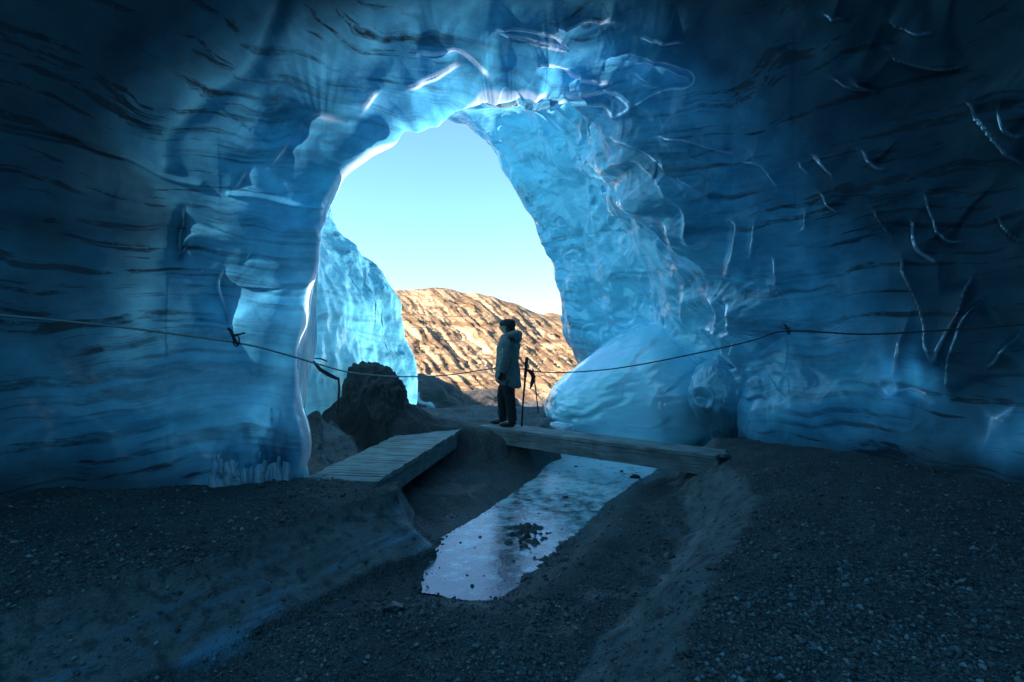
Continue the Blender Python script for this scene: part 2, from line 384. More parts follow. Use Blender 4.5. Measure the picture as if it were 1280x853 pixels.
RC = ring([(-4.45, 4.3, .2), (-4.7, 4.3, 1.5), (-4.6, 4.4, 2.9), (-3.9, 4.5, 4.15), (-2.3, 4.7, 4.95), (0, 4.9, 5.15), (2.3, 4.8, 5.0), (3.9, 4.6, 4.3), (4.7, 4.6, 3.0), (4.9, 4.6, 1.5), (4.6, 4.8, .2)])
RD = ring([P(190, 600, 5.2), P(178, 470, 5.35), P(190, 330, 5.6), P(225, 195, 5.95), P(350, 75, 6.3), P(590, 5, 6.6), P(800, 20, 6.6), P(960, 110, 6.5), P(1050, 260, 6.4), P(1085, 430, 6.4), P(1085, 560, 6.5)])
RN = ring([P(352, 606, 5.9), P(350, 490, 6.1), P(372, 380, 6.4), P(391, 280, 6.7), P(440, 190, 7.05), P(530, 119, 7.4), P(655, 95, 7.7), P(755, 150, 7.85), P(850, 290, 8.0), P(925, 420, 8.1), P(940, 550, 8.1)])
RN2 = ring([P(352, 604, 6.5), P(340, 485, 6.75), P(360, 375, 7.05), P(382, 270, 7.3), P(430, 176, 7.65), P(522, 105, 8.05), P(655, 92, 8.4), P(752, 180, 8.7), P(825, 315, 9.0), P(880, 425, 9.3), P(905, 558, 9.4)])
RM = ring([P(420, 590, 8.7), P(392, 470, 8.7), P(388, 380, 8.9), P(392, 272, 9.1), P(428, 186, 9.4), P(515, 128, 9.8), P(640, 132, 10.1), P(730, 225, 10.5), P(780, 335, 10.9), P(805, 430, 11.2), P(845, 552, 11.3)])
RF = ring([P(513, 480, 11.6), P(500, 430, 11.4), P(476, 350, 11.2), P(410, 276, 11.0), P(436, 202, 11.0), P(530, 147, 11.2), P(600, 172, 11.7), P(657, 252, 12.3), P(693, 325, 13.0), P(706, 415, 14.0), P(738, 492, 15.0)])
def flare(R, out, dy, dz=0):
    c = np.array([-.6, 0, 1.5]); Q = R.copy()
    for i in range(len(Q)):
        d = (Q[i]-c)*np.array([1, 0, 1]); d /= np.linalg.norm(d)+1e-9
        Q[i] = Q[i]+d*out*(np.array([1, 1, 1]))+np.array([0, dy, 0])
    Q[0][2] = min(Q[0][2], -2.5); Q[-1][2] = min(Q[-1][2], -2.5); return Q
LF = sstep(8.5, 6, np.arange(13.))[:, None]*np.array([[0, 1, 0]])  # unseen left front pushed out to keep sun off the right wall
RG = flare(RF, .55, .5)+.6*LF; RH = flare(RF, 3.0, .9)+3*LF; RI = flare(RF, 9, -1.0)+4*LF
RINGS = [RZ, RA, RB, RC, RD, RN, RN2, RM, RF, RG, RH, RI]
PER = [6, 20, 60, 130, 170, 60, 110, 120, 30, 20, 14]

def zs(x0, y0, k, pts): return [(x0+x/k, y0+y/k) for x, y in pts]
Z2 = lambda *p: zs(380, 0, 2.843, p)
Z3 = lambda *p: zs(760, 0, 2.4615, p)
Z4 = lambda *p: zs(0, 280, 2.509, p)
Z6 = lambda *p: zs(680, 280, 2.1333, p)
Z1 = lambda *p: zs(0, 0, 2.843, p)
STROKES = [
 (((354, 590), (349, 540), (351, 490), (362, 430), (372, 380), (384, 325), (390, 285)), 5, .04), (((390, 290), (398, 255), (420, 213), (452, 178), (500, 140), (540, 117)), 4, .045),
  # (outline, width px, relief m): crests between the melt scallops, whitened as glints
 (Z2((400,182),(470,175),(530,165),(580,185),(650,240)), 4, .045), (Z2((345,308),(400,275),(470,240),(550,215)), 5, .04),
 (Z2((670,100),(750,80),(840,82),(890,95),(920,130),(930,150),(860,130),(760,112),(680,105)), 4, .05),
 (Z2((900,80),(990,42),(1040,36),(1100,55)), 4, .06), (Z2((330,455),(400,390),(480,335),(560,300),(640,268),(720,262),(800,262),(885,290)), 4.5, .06),
 (Z2((600,320),(640,318),(740,325),(840,335),(950,350)), 5, .06), (Z2((830,210),(870,195),(920,225),(960,262),(1030,280),(1085,305)), 4, .05),
 (Z2((930,310),(1010,345),(1070,380),(1110,410),(1160,370),(1080,330),(960,310)), 4, .05), (Z2((200,400),(230,350),(260,320)), 5, .03),
 (Z2((1000,555),(1080,570),(1130,630)), 4, .04), (Z2((960,600),(1040,615),(1090,660),(1115,740),(1130,800)), 4, .045), (Z2((1120,640),(1180,690),(1210,760),(1190,820)), 4, .04),
 (Z3((100,95),(170,95),(240,120)), 6, .05), (Z3((0,175),(60,150),(150,160),(230,190),(270,230),(250,262),(170,275),(80,320)), 4.5, .05), (Z3((60,190),(140,190),(200,215),(250,245)), 4, .045),
 (Z3((70,230),(120,250),(170,275)), 5, .05), (Z3((165,410),(250,420),(330,450),(405,465)), 4, .035), (Z3((20,495),(100,490),(160,530),(210,580),(265,640),(268,735)), 4.5, .05),
 (Z3((0,420),(80,430),(170,475),(220,520),(300,570),(355,625)), 4.5, .045), (Z3((430,495),(480,500),(510,530),(535,570)), 4, .035), (Z3((0,560),(25,610),(42,690)), 4, .035),
 (Z3((60,570),(100,620),(112,690)), 4, .035), (Z3((180,670),(215,710),(225,780)), 5, .04), (Z3((385,670),(410,700),(400,780),(370,837)), 6, .06), (Z3((460,670),(470,720),(455,780)), 4, .04),
 (Z3((600,490),(630,530)), 4, .035), (Z3((650,470),(700,545)), 4, .02), (Z3((795,460),(830,510),(850,520)), 5, .045), (Z3((670,590),(725,655)), 5, .04), (Z3((610,640),(615,690),(600,705)), 4, .03),
 (Z3((970,600),(1010,690),(1045,740),(1080,745)), 5, .05), (Z3((830,640),(870,740)), 4, .035), (Z3((930,680),(955,760),(1000,800)), 5, .045), (Z3((1095,320),(1160,370),(1220,440),(1280,520)), 7, .07),
 (Z3((1210,300),(1250,380),(1280,415)), 4, .04), (Z3((860,150),(940,185),(1010,210),(1080,218)), 5, .05), (Z3((710,225),(790,255),(835,270)), 6, .05), (Z3((780,215),(835,270)), 4, .04),
 (Z3((860,65),(940,85),(1000,95)), 4, .03), (Z3((1180,670),(1245,745)), 4, .04), (Z3((680,15),(740,30)), 5, .04),
 (Z6((375,170),(385,210),(385,260)), 4, .04), (Z6((430,275),(470,290),(490,330),(510,370),(530,400)), 5, .05), (Z6((500,190),(520,230),(515,280),(495,295)), 5, .05), (Z6((440,190),(470,210),(470,290)), 4, .04),
 (Z6((620,85),(635,145),(612,158)), 4, .04), (Z6((965,260),(965,340),(950,400)), 7, .07), (Z6((955,90),(985,180),(1010,240),(1040,330),(1055,365),(1080,300),(1115,230),(1130,140)), 5, .06),
 (Z6((1160,205),(1120,260),(1100,330),(1085,400),(1095,465)), 4.5, .05), (Z6((1260,290),(1230,340),(1190,380)), 7, .06), (Z6((900,430),(940,460),(1000,440),(1040,480)), 12, .07), (Z6((1200,580),(1230,520),(1270,480)), 16, .08),
 (Z4((565,0),(550,60),(555,115),(580,80)), 4, .045), (Z4((690,155),(675,210),(695,280),(720,330)), 4, .04), (Z4((810,50),(790,90),(760,130)), 6, .03),
 (Z1((655,740),(640,780),(625,853)), 4, .045), (Z1((875,600),(850,650),(830,670)), 6, .05), (Z1((960,590),(1010,540),(1060,450),(1130,420),(1230,440)), 14, .06),
 (Z1((1000,0),(960,110),(900,250),(800,320),(730,390),(620,480),(610,580)), 12, -.10), (Z1((820,680),(900,690),(1000,720),(1110,745)), 2.5, -.05), (Z1((0,455),(250,510),(480,570),(600,625),(720,650)), 4, -.05),
]
def build_cave():
    R = np.array(RINGS)                                   # (K, 13, 3)
    loc = catmull(R, PER)                                 # along the depth
    TPER = [10, 60, 90, 110, 130, 150, 150, 130, 110, 110, 70, 10]
    G = catmull(np.swapaxes(loc, 0, 1), TPER); G = np.swapaxes(G, 0, 1)   # (ns, nt, 3)
    ns, nt = G.shape[:2]
    st = np.concatenate([[0], np.cumsum(PER)]); s = np.interp(np.arange(ns), st, np.arange(len(RINGS)))[:, None]+np.zeros((1, nt))
    tt = np.concatenate([[0], np.cumsum(TPER)]); th = np.interp(np.arange(nt), tt, np.arange(13))[None, :]+np.zeros((ns, 1))
    def normals(G):
        a = np.gradient(G, axis=0); b = np.gradient(G, axis=1); n = np.cross(a, b); return n/(np.linalg.norm(n, axis=2)[..., None]+1e-9)
    N = normals(G)
    c = np.array([0, 0, 1.5]); inward = ((c-G)*np.array([1, 0, 1])*N).sum(-1)
    if np.median(inward[st[3]:st[5]]) < 0: N = -N
    X, Y, Z = G[..., 0], G[..., 1], G[..., 2]
    right = sstep(6, 8, th)
    d = .20*fbm(X*.55, Y*.55, Z*.55, 3, 5)
    d += .045*fbm(X*1.5, Y*1.5, Z*1.5, 2, 15)
    # melt scallops: hollows with soft crests, drawn out up the wall
    wx = fbm(X*1.2, Y*1.2, Z*1.2, 2, 31)
    u = (Y*.8+X*.3)*1.5+wx*1.0; v = (Z+.25*Y)*.95+wx*.9
    d1, d2 = cells2(u, v, 4); cup = np.minimum(d2-d1, .6)
    amp = .015+.030*right*sstep(4.2, 5.2, s)*sstep(9.5, 8, s)
    d -= amp*cup
    d1, d2 = cells2(u*2.3+3, v*1.8, 8); d -= .006*np.minimum(d2-d1, .5)*right
    d += .003*fbm(X*5, Y*5, Z*12, 3, 41)
    wb = fbm(X*.9, Y*.9, Z*.9, 3, 141)
    for fq, am, off in ((2.2, .105, 0.), (4.1, .016, 1.7)):
        ph = s*fq+2.2*wb+.35*th+off; fr_ = ph-np.floor(ph); saw = sstep(0, .82, fr_)*sstep(1.0, .90, fr_)
        m = sstep(4.35, 5.0, s)*sstep(7.9, 7.2, s)*sstep(6.2, 7.4, th)*sstep(11.2, 10.4, th)*sstep(-.25, .35, perlin(X*.8+off, Y*.8, Z*.8, 151))
        d += am*(saw-.5)*m
    # thick rolled rim at the near arch
    lip = np.exp(-((s-5.0)/.16)**2)*sstep(8.2, 6.5, th)
    d += .16*lip*(1+.6*perlin(X*2.2, Y*2.2, Z*2.2, 55)); d -= .10*np.exp(-((s-5.75)/.3)**2)*sstep(8.5, 7, th)
    d += .05*lip*perlin(X*7, Y*3, Z*1.2, 77)*sstep(5, 3, th)
    # vertical flutes on the far left bulge
    d += (.022*perlin(X*5, Y*5, Z*.9, 91)+.10*fbm(X*1.6, Y*1.6, Z*1.1, 3, 92)+.012*fbm(X*9, Y*9, Z*7, 3, 93))*sstep(6.6, 7.4, s)*sstep(5, 4, th)*sstep(9.5, 8.5, s)
    edge = np.exp(-((s-8)/.35)**2); d += edge*.05*fbm(X*2.5, Y*2.5, Z*2.5, 4, 61)
    # crests placed in view pixels: raised relief plus painted white glints
    with np.errstate(divide='ignore', invalid='ignore'):
        px = 640+X/np.maximum(Y, .5)*F; py = 426.5-(Z-CZ)/np.maximum(Y, .5)*F
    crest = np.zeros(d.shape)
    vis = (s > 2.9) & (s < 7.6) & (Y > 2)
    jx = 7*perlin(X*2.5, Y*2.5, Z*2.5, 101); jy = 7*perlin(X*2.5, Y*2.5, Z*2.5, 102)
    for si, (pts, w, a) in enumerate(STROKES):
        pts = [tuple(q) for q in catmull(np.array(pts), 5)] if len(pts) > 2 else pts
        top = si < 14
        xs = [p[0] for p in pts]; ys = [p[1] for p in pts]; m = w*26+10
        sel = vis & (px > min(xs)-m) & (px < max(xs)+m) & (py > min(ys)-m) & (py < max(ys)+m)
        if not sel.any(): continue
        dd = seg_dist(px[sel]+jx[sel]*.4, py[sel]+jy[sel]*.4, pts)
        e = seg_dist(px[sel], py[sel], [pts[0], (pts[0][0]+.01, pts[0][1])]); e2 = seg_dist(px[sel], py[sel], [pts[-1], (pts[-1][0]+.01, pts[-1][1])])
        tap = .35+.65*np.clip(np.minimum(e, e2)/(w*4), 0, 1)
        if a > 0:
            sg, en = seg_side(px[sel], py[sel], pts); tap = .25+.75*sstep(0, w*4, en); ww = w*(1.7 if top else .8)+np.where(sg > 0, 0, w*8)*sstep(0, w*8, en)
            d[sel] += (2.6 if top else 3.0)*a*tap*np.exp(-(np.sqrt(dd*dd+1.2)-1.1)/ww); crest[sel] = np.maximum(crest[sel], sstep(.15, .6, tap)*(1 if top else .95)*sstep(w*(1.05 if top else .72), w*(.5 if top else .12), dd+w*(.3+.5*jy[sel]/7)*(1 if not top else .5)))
        else: d[sel] += a*np.exp(-(dd/w)**2)
    d *= sstep(.3, 1, s)
    G2 = G+N*d[..., None]
    global WALL; k = (s > 3.2) & (s < 5.05); WALL = (640+G2[..., 0][k]/G2[..., 1][k]*F, 426.5-(G2[..., 2][k]-CZ)/G2[..., 1][k]*F, G2[..., 1][k])
    # ash low on the walls; extra in corners and back paints light falloff
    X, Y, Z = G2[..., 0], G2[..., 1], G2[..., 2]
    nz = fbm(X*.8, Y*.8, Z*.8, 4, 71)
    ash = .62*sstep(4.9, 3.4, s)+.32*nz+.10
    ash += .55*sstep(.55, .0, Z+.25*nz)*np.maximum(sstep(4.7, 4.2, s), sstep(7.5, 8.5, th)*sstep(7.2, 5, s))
    ash += .85*np.exp(-(((px-1250)/270)**2+((py-150)/200)**2))*(s < 5)+.60*np.exp(-(((px-20)/330)**2+((py-10)/160)**2))*(s < 5)+.30*np.exp(-(((px-70)/230)**2+((py-300)/110)**2))*(s < 5)  # upper corners: ash deepened to paint falloff; last term is ash bands
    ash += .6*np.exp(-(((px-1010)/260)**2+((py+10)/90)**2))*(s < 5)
    ash = ash*(1-.7*sstep(2.7, 2.2, s)*sstep(3.3, 4.5, th)*sstep(8.7, 7.5, th))  # roof behind the camera cleared of ash to let fill light in
    thin = .02+sstep(3.25, 5.1, s)*.72+.3*sstep(6, 8, s)
    thin = thin*(1-.62*sstep(5.9, 6.4, s)*sstep(7.8, 7.1, s)*sstep(5.5, 4.5, th))
    frost = sstep(4.7, 6.6, s)*sstep(5.5, 8, th)*1.1+.4*sstep(6.8, 7.6, s)*sstep(5, 3.5, th)+.35*np.exp(-((s-5.05)/.12)**2)*sstep(9, 7, th)  # lighter ice by the exit and lip, painting in their brightness
    for qx, qy, qr in ((1128, 470, 34), (1166, 490, 22), (1262, 545, 40)):  # pale spots painting a blue glow on the lower right wall
        g = .75*np.exp(-((px-qx)**2/(qr*.8)**2+(py-qy)**2/(qr*1.15)**2))*(s < 5)*(Y > 2)*(.75+.9*perlin(X*6, Y*6, Z*3, 131)); thin = thin+g*.8; frost = frost+g*.8; ash = ash-g*.6
    thin = np.clip(thin+.5*np.exp(-((s-5.05)/.25)**2)*sstep(9, 7, th)+.9*sstep(2.8, 2.3, s)*sstep(3.3, 4.5, th)*sstep(8.7, 7.5, th), 0, 1)  # last term: unseen roof patch made translucent to light the floor
    me = np_mesh('cave_wall', G2.reshape(-1, 3), grid_faces(ns, nt))
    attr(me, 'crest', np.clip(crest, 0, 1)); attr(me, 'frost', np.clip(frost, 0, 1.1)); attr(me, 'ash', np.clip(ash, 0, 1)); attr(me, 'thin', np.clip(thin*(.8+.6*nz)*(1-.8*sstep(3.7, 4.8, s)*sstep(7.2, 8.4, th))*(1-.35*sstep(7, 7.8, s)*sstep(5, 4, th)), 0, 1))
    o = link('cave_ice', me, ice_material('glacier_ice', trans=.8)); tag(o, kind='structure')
    return o
CAVE = build_cave()

# lumps: displaced spheres for ice blocks, boulders, mounds
def lump(name, c, r, mat, seed=0, amp=.2, fr=1.6, nu=160, nv=110, parent=None, fn=None, rid=0, flat=None, attrs=None):
    u = np.linspace(0, 2*math.pi, nu, endpoint=False); v = np.linspace(.004, math.pi-.004, nv)
    Vv, U = np.meshgrid(v, u, indexing='ij'); D = np.stack([np.sin(Vv)*np.cos(U), np.sin(Vv)*np.sin(U), np.cos(Vv)], -1)
    k = 1+amp*fbm(D[..., 0]*fr+seed, D[..., 1]*fr, D[..., 2]*fr, 5, seed)
    if rid: k += rid*(ridged(D[..., 0]*fr*1.7+seed, D[..., 1]*fr*1.7, D[..., 2]*fr*1.7, 5, seed+3)-.6)
    Q = D*k[..., None]
    if fn: Q = fn(Q, D)
    Q = Q*np.array(r)
    me = np_mesh(name, Q.reshape(-1, 3), grid_faces(nv, nu, True))
    if attrs:
        for kx, f in attrs.items(): attr(me, kx, f(Q, D))
    o = link(name, me, mat, parent); o.location = c; return o

M_WICE = ice_material('frosted_ice', .3, .9, .4, .14)
M_DARKICE = ice_material('sediment_ice', .8, .1, .3, .25)
zero = lambda Q, D: 0*D[..., 2]
def bulge_fn(Q, D):
    Q = Q.copy(); t = sstep(.2, -1, D[..., 0]); Q[..., 2] *= 1-.30*t; Q[..., 2] -= .22*t; Q[..., 1] += .5*t
    Q += D*(.022*(lambda p: sstep(0, .8, p-np.floor(p))*sstep(1, .88, p-np.floor(p))-.5)(D[..., 0]*1.6-D[..., 2]*.9+.5*fbm(D[..., 0]*2, D[..., 1]*2, D[..., 2]*2, 2, 9)))[..., None]+D*(.003*fbm(D[..., 0]*3, D[..., 1]*3, D[..., 2]*14, 3, 8))[..., None]; return Q
o = lump('ice_bulge', (2.62, 11.1, .35), (1.9, 1.6, 1.52), M_WICE, 5, .06, 1.2, 260, 220, fn=bulge_fn,
         attrs=dict(ash=zero, crest=zero, frost=lambda Q, D: .4+zero(Q, D), thin=zero))
tag(o, 'pale blue frosted ice bulge at the foot of the wall behind the long footbridge', 'ice bulge')
def skull_fn(Q, D):
    Q = Q.copy(); lo = sstep(0, -1, D[..., 2]); Q[..., 0] *= 1-.55*lo; Q[..., 0] += .12*lo
    for cx, cz in ((-.74, .12), (.40, .14)):
        dd = (D[..., 0]-cx)**2+(D[..., 2]-cz)**2; m = (D[..., 1] < .3)
        Q -= D*(.20*np.exp(-dd/.018)*m)[..., None]; Q += D*(.07*np.exp(-(np.sqrt(dd)-.2)**2/.003)*m)[..., None]
    return Q
o = lump('ice_block', P(899, 502, 9.0), (.46, .50, .74), M_DARKICE, 11, .10, 1.4, 220, 160, fn=skull_fn,
         attrs=dict(crest=zero, frost=lambda Q, D: .5*sstep(0, .3, D[..., 2]), ash=lambda Q, D: .82*sstep(.05, -.18, D[..., 2]+.15*fbm(D[..., 0]*4, D[..., 1]*4, D[..., 2]*4, 3, 2)), thin=lambda Q, D: .6*sstep(-.2, .3, D[..., 2])))
tag(o, 'grey sediment laden ice block with two round hollows beside the right end of the bridge', 'ice block')

# ------------------------------------------------------------------ dark ash mounds
def ash_material(name, c1, c2, snow=0.0):
    t = NT(name); o = t.obj(); n = t.noise(o, 3.2, 7, .65); v = t.n('ShaderNodeTexVoronoi', Vector=o, Scale=30.0)
    c = t.mix(t.ramp(n, [(.3, 0), (.72, 1)]), c1, c2)
    c = t.mix(t.math('MULTIPLY', v.outputs['Color'], .5), c, tuple(x*2 for x in c1))
    if snow: c = t.mix(t.math('MULTIPLY', t.attr('snow'), snow), c, (.55, .62, .68))
    nb = t.bump(t.math('ADD', t.math('MULTIPLY', n, 2.0), t.math('MULTIPLY', v.outputs['Distance'], -.5)), .9, .03)
    return t.done(t.bsdf(c, .8, nb))
M_ASH = ash_material('dark_ash', (.016, .016, .016), (.062, .058, .055))
M_ASH2 = ash_material('ash_with_snow', (.035, .033, .032), (.10, .095, .09), 1.0)
def mound_fn(Q, D):
    Q = Q.copy(); Q[..., 2] = np.where(Q[..., 2] > 0, Q[..., 2], Q[..., 2]*.6)
    zz = np.abs(D[..., 2]); w = np.minimum((1-zz**2.5)**(1/2.5)/np.sqrt(np.maximum(1-zz*zz, 1e-4)), 1.6)*(1+.42*sstep(.6, -.2, D[..., 2])); Q[..., 0] *= w; Q[..., 1] *= w; return Q
o = lump('ash_mound', (-2.26, 9.35, -.5), (.64, .78, 1.46), M_ASH, 24, .17, 1.5, 300, 200, fn=mound_fn, rid=.05)
tag(o, 'tall dark ash mound between the blue ice niche and the short plank bridge', 'mound')
for (px, py, Y, r, sd, lab) in [(520, 506, 15.5, (1.5, 1.1, 1.1), 31, 'low ash mound with a snow streak just outside the cave mouth'),
                                (592, 512, 20, (1.9, 1.4, 1.05), 37, 'wide grey ash mound behind the standing person')]:
    c = P(px, py, Y); c[2] -= .35
    o = lump('ash_mound', c, r, M_ASH2, sd, .14, 1.4, 200, 120, rid=.03,
             attrs=dict(snow=lambda Q, D, sd=sd: (sstep(.12, .02, np.abs(D[..., 0]*.8+D[..., 2]*.6-.42+.25*fbm(D[..., 0]*3, D[..., 1]*3, D[..., 2]*3, 3, 2)))*(D[..., 0] > .1)*(1 if sd == 31 else 0))))
    tag(o, lab, 'mound')

# ------------------------------------------------------------------ mountain
def build_mountain():
    xs = np.linspace(-110, 110, 620); ys = np.linspace(0, 1, 420)
    U, T = np.meshgrid(xs, ys, indexing='ij')
    YB, YR = 88., 150.
    rp = np.array([[-110, 20], [-60, 16.5], [-34, 15.0], [-17, 15.3], [-7, 13.6], [0, 11.6], [6, 9.0], [14, 6.5], [22, 3], [34, -1], [60, -4], [110, -5]])
    ridge = np.interp(U, rp[:, 0], rp[:, 1]); ridge = ridge+.8*fbm(U*.12, 0*U, 0*U, 3, 3)
    Y = np.where(T < .8, YB+(YR-YB)*T/.8, YR+(T-.8)*5*60)
    k = np.clip(T/.8, 0, 1)
    prof = .10*k+.9*k**1.35
    Z0 = -9.5+.4*fbm(U*.1, Y*.1, 0*U, 3, 5)
    Z = np.where(T < .8, Z0+(ridge-Z0)*prof, ridge-(Y-YR)*.35)
    g = U+.55*(Y-YR)
    wob = 2.2*fbm(U*.09, Y*.09, 0*U, 3, 13)
    gul = ridged((g+wob)*.22, 0*U, Y*.012, 4, 7)
    gul2 = ridged((g+wob)*.6, Y*.03, 0*U, 3, 17)
    A = np.sin(np.clip(k, 0, 1)*math.pi)**.6*np.where(T < .8, 1, 0)
    Z = Z+A*(1.3*(gul-.5)+.5*(gul2-.5)+.35*fbm(U*.6, Y*.6, Z*.6, 4, 29))
    Z = Z+A*.25*np.sign(np.sin(Z*2.2+wob*1.2))*.6
    lay = fbm(U*.05+wob*.1, Y*0, Z*1.1+wob*.5, 4, 43); 
    ash = sstep(.05, .5, .9*(gul2-.75)+.55*(gul-.6)+.55*fbm(g*.35, Y*.05, Z*.15, 4, 51)-.06)
    ash = np.maximum(ash, sstep(.05, .015, np.abs(lay-.08))*.85); ash = np.maximum(ash, sstep(.05, .015, np.abs(lay+.14))*.8); ash = np.maximum(ash, sstep(.985, 1.0, k)*.9)
    me = np_mesh('mountain', np.stack([U, Y, Z], -1).reshape(-1, 3), grid_faces(620, 420)[:, ::-1]); attr(me, 'ash', ash)
    t = NT('ashy_mountain'); o = t.obj(); n = t.noise(t.map(o, (1, 1, 2.0)), 1.4, 6, .65)
    f = t.math('ADD', t.attr('ash'), t.math('MULTIPLY', t.math('SUBTRACT', n, .5), .9), True)
    sk = t.noise(t.map(t.map(o, (1, 1, 1), (0, 0, math.radians(-28.8))), (1.0, .06, .12)), .9, 7, .68)
    sr = t.noise(t.map(o, (.045, .045, .75)), 1.6, 7, .66)
    f = t.math('ADD', t.math('MULTIPLY', f, .55), t.math('ADD', t.ramp(sk, [(.48, 0), (.60, .62)]), t.ramp(sr, [(.54, 0), (.60, .55)])), True)
    c = t.mix(t.ramp(f, [(.15, 0), (.80, 1)]), (.50, .35, .21), (.15, .085, .042))
    link('mountain', me, t.done(t.bsdf(c, .9, t.bump(n, .7, .5))))['kind'] = 'structure'
    # farther brown hill
    U, T = np.meshgrid(np.linspace(-40, 160, 160), np.linspace(0, 1, 90), indexing='ij')
    Y = 180+T*90; top = np.interp(U, [-40, 0, 8, 16, 26, 60, 160], [3, 9.5, 12, 13.4, 11, 6, 8])
    Z = -10+(top+10)*np.sin(np.clip(T*1.25, 0, 1)*math.pi/2)-np.clip(T-.8, 0, 1)*60+1.2*fbm(U*.1, Y*.1, 0*U, 5, 77)
    me = np_mesh('hill', np.stack([U, Y, Z], -1).reshape(-1, 3), grid_faces(160, 90)[:, ::-1])
    link('hill', me, simple('brown_hill', (.26, .16, .07), .9, .25, .6, .5, .4))['kind'] = 'structure'
build_mountain()
def build_glacier():                                   # hidden ice ridge added left of the mouth to shade the ground outside
    U, T = np.meshgrid(np.linspace(0, 1, 120), np.linspace(0, 1, 160), indexing='ij')
    Yg = 12.5+T*26; x0 = -.30*Yg-.6; Xg = x0-U*26
    Zg = -3+(4.2+5.5*sstep(0, .55, U)*(1-.35*T)+.08*Yg)*sstep(-.02, .10, U)+.5*fbm(Xg*.4, Yg*.4, 0*Xg, 4, 7)
    Zg = np.where(T > .9, Zg-(T-.9)*90, Zg)
    me = np_mesh('glacier', np.stack([Xg, Yg, Zg], -1).reshape(-1, 3), grid_faces(120, 160))
    for k, v in (('ash', .25), ('thin', 0.), ('crest', 0.), ('frost', .5)): attr(me, k, 0*Xg+v)
    link('glacier', me, bpy.data.materials['glacier_ice'])['kind'] = 'structure'
build_glacier()

# ------------------------------------------------------------------ footbridges
def wood(name, ang, c1=(.15, .15, .145), c2=(.44, .44, .42)):
    t = NT(name); o = t.obj(); r = t.map(o, (1, 1, 1), (0, 0, -ang)); g = t.noise(t.map(r, (2, 26, 26)), 1.6, 6, .6)
    b = t.noise(o, 3.5, 5); w = t.noise(o, 14, 5, .7)
    c = t.mix(t.ramp(g, [(.3, 0), (.7, 1)]), c1, c2); c = t.mix(t.ramp(b, [(.42, 0), (.7, .7)]), c, tuple(x*.45 for x in c1))
    c = t.mix(t.ramp(w, [(.58, 0), (.7, .6)]), c, (.36, .38, .39))
    return t.done(t.bsdf(c, .7, t.bump(t.math('ADD', g, w), .6, .006)))
def bridge(name, A, B, w, cross, label, nb=0, th=.05, bh=.20):
    A = np.array(A); B = np.array(B); L = np.linalg.norm(B-A); ax = (B-A)/L; ay = np.cross([0, 0, 1], ax); ay /= np.linalg.norm(ay); az = np.cross(ax, ay)
    ang = math.atan2(ax[1], ax[0]); root = empty(name, A)
    loc = -A
    m = MB()
    if cross:
        n = int(L/.105); st = L/n
        for i in range(n):
            c = A+ax*(i+.5)*st+az*random.uniform(-.003, .004)+ay*random.uniform(-.012, .012)+loc
            m.box(c, ax, ay, az, st/2-.006, w/2+random.uniform(-.012, .012), th/2, .003)
    else:
        k = 3; bw = w/k
        for i in range(k):
            c = (A+B)/2+ay*(-w/2+bw*(i+.5))+ax*random.uniform(-.04, .04)+loc
            n = 14; off = [random.uniform(-.004, .004) for _ in range(n+1)]
            R = []
            for j in range(n+1):
                p = c+ax*(j/n-.5)*L+az*off[j]; hw = bw/2-.006
                R.append([p-ay*hw-az*th/2, p+ay*hw-az*th/2, p+ay*hw+az*th/2, p-ay*hw+az*th/2])
            m.rings(R)
    m.build('deck', wood(name+'_deck', ang+(math.pi/2 if cross else 0)), root, smooth=False, bevel=.004)
    mb_ = wood(name+'_beam', ang, (.12, .12, .115), (.36, .36, .35))
    for s in (-1, 1):
        b = MB(); n = 10; R = []
        for j in range(n+1):
            p = A+ax*(j/n)*L+ay*s*(w/2-.05)-az*(th/2+.004+bh/2)+loc; hw = .035
            z = az*bh/2; jit = np.random.uniform(-.003, .003, 3)
            R.append([p-ay*hw-z+jit, p+ay*hw-z+jit, p+ay*hw+z, p-ay*hw+z])
        b.rings(R).build('beam', mb_, root, smooth=False, bevel=.006)
    return tag(root, label, 'footbridge')
a0, a1 = P(424, 607, 5.75), P(551, 534.5, 9.35)
bridge('footbridge', (a0[0], a0[1], .0), (a1[0], a1[1], .0), .80, True, 'short weathered bridge of crosswise boards leading from the left gravel bank')
b0, b1 = W(612, 532, .0), W(905, 569, .0)
bridge('footbridge', (b0[0], b0[1], .0), (b1[0], b1[1], .0), .50, False, 'long narrow bridge of three lengthwise planks over the meltwater', bh=.21)

# ------------------------------------------------------------------ ropes, anchors, stakes
M_ROPE = simple('rope_fibre', (.38, .38, .36), .75, 300, .4, .6, .003)
M_ROPED = simple('dark_rope', (.035, .035, .035), .7, 300, .4, .6, .003)
M_STEEL = simple('dark_steel', (.06, .06, .065), .35, 80, .3, .2, .002, Metallic=.8)
M_STRAP = simple('webbing', (.045, .045, .05), .75, 160, .4, .5, .002)
def rope(name, pts, r, mat, label, seg=8):
    pts = catmull(np.array(pts), 24); L = np.concatenate([[0], np.cumsum(np.linalg.norm(np.diff(pts, axis=0), axis=1))])
    o = MB().tube(pts, [r*(1+.08*math.sin(l*90)) for l in L], seg).build(name, mat); return tag(o, label, 'rope')
rope('rope', [P(-60, 387, 4.05), P(0, 394, 4.3), P(150, 409, 4.9), P(297, 429, 5.45), P(352, 442, 5.6), P(400, 456, 6.3), P(440, 466, 7.0), P(500, 471, 7.8), P(560, 469, 8.6), P(617, 461, 9.3), P(661, 462, 9.45)], .009, M_ROPE,
     'grey handline rope sagging from the left ice wall to the stakes by the person')
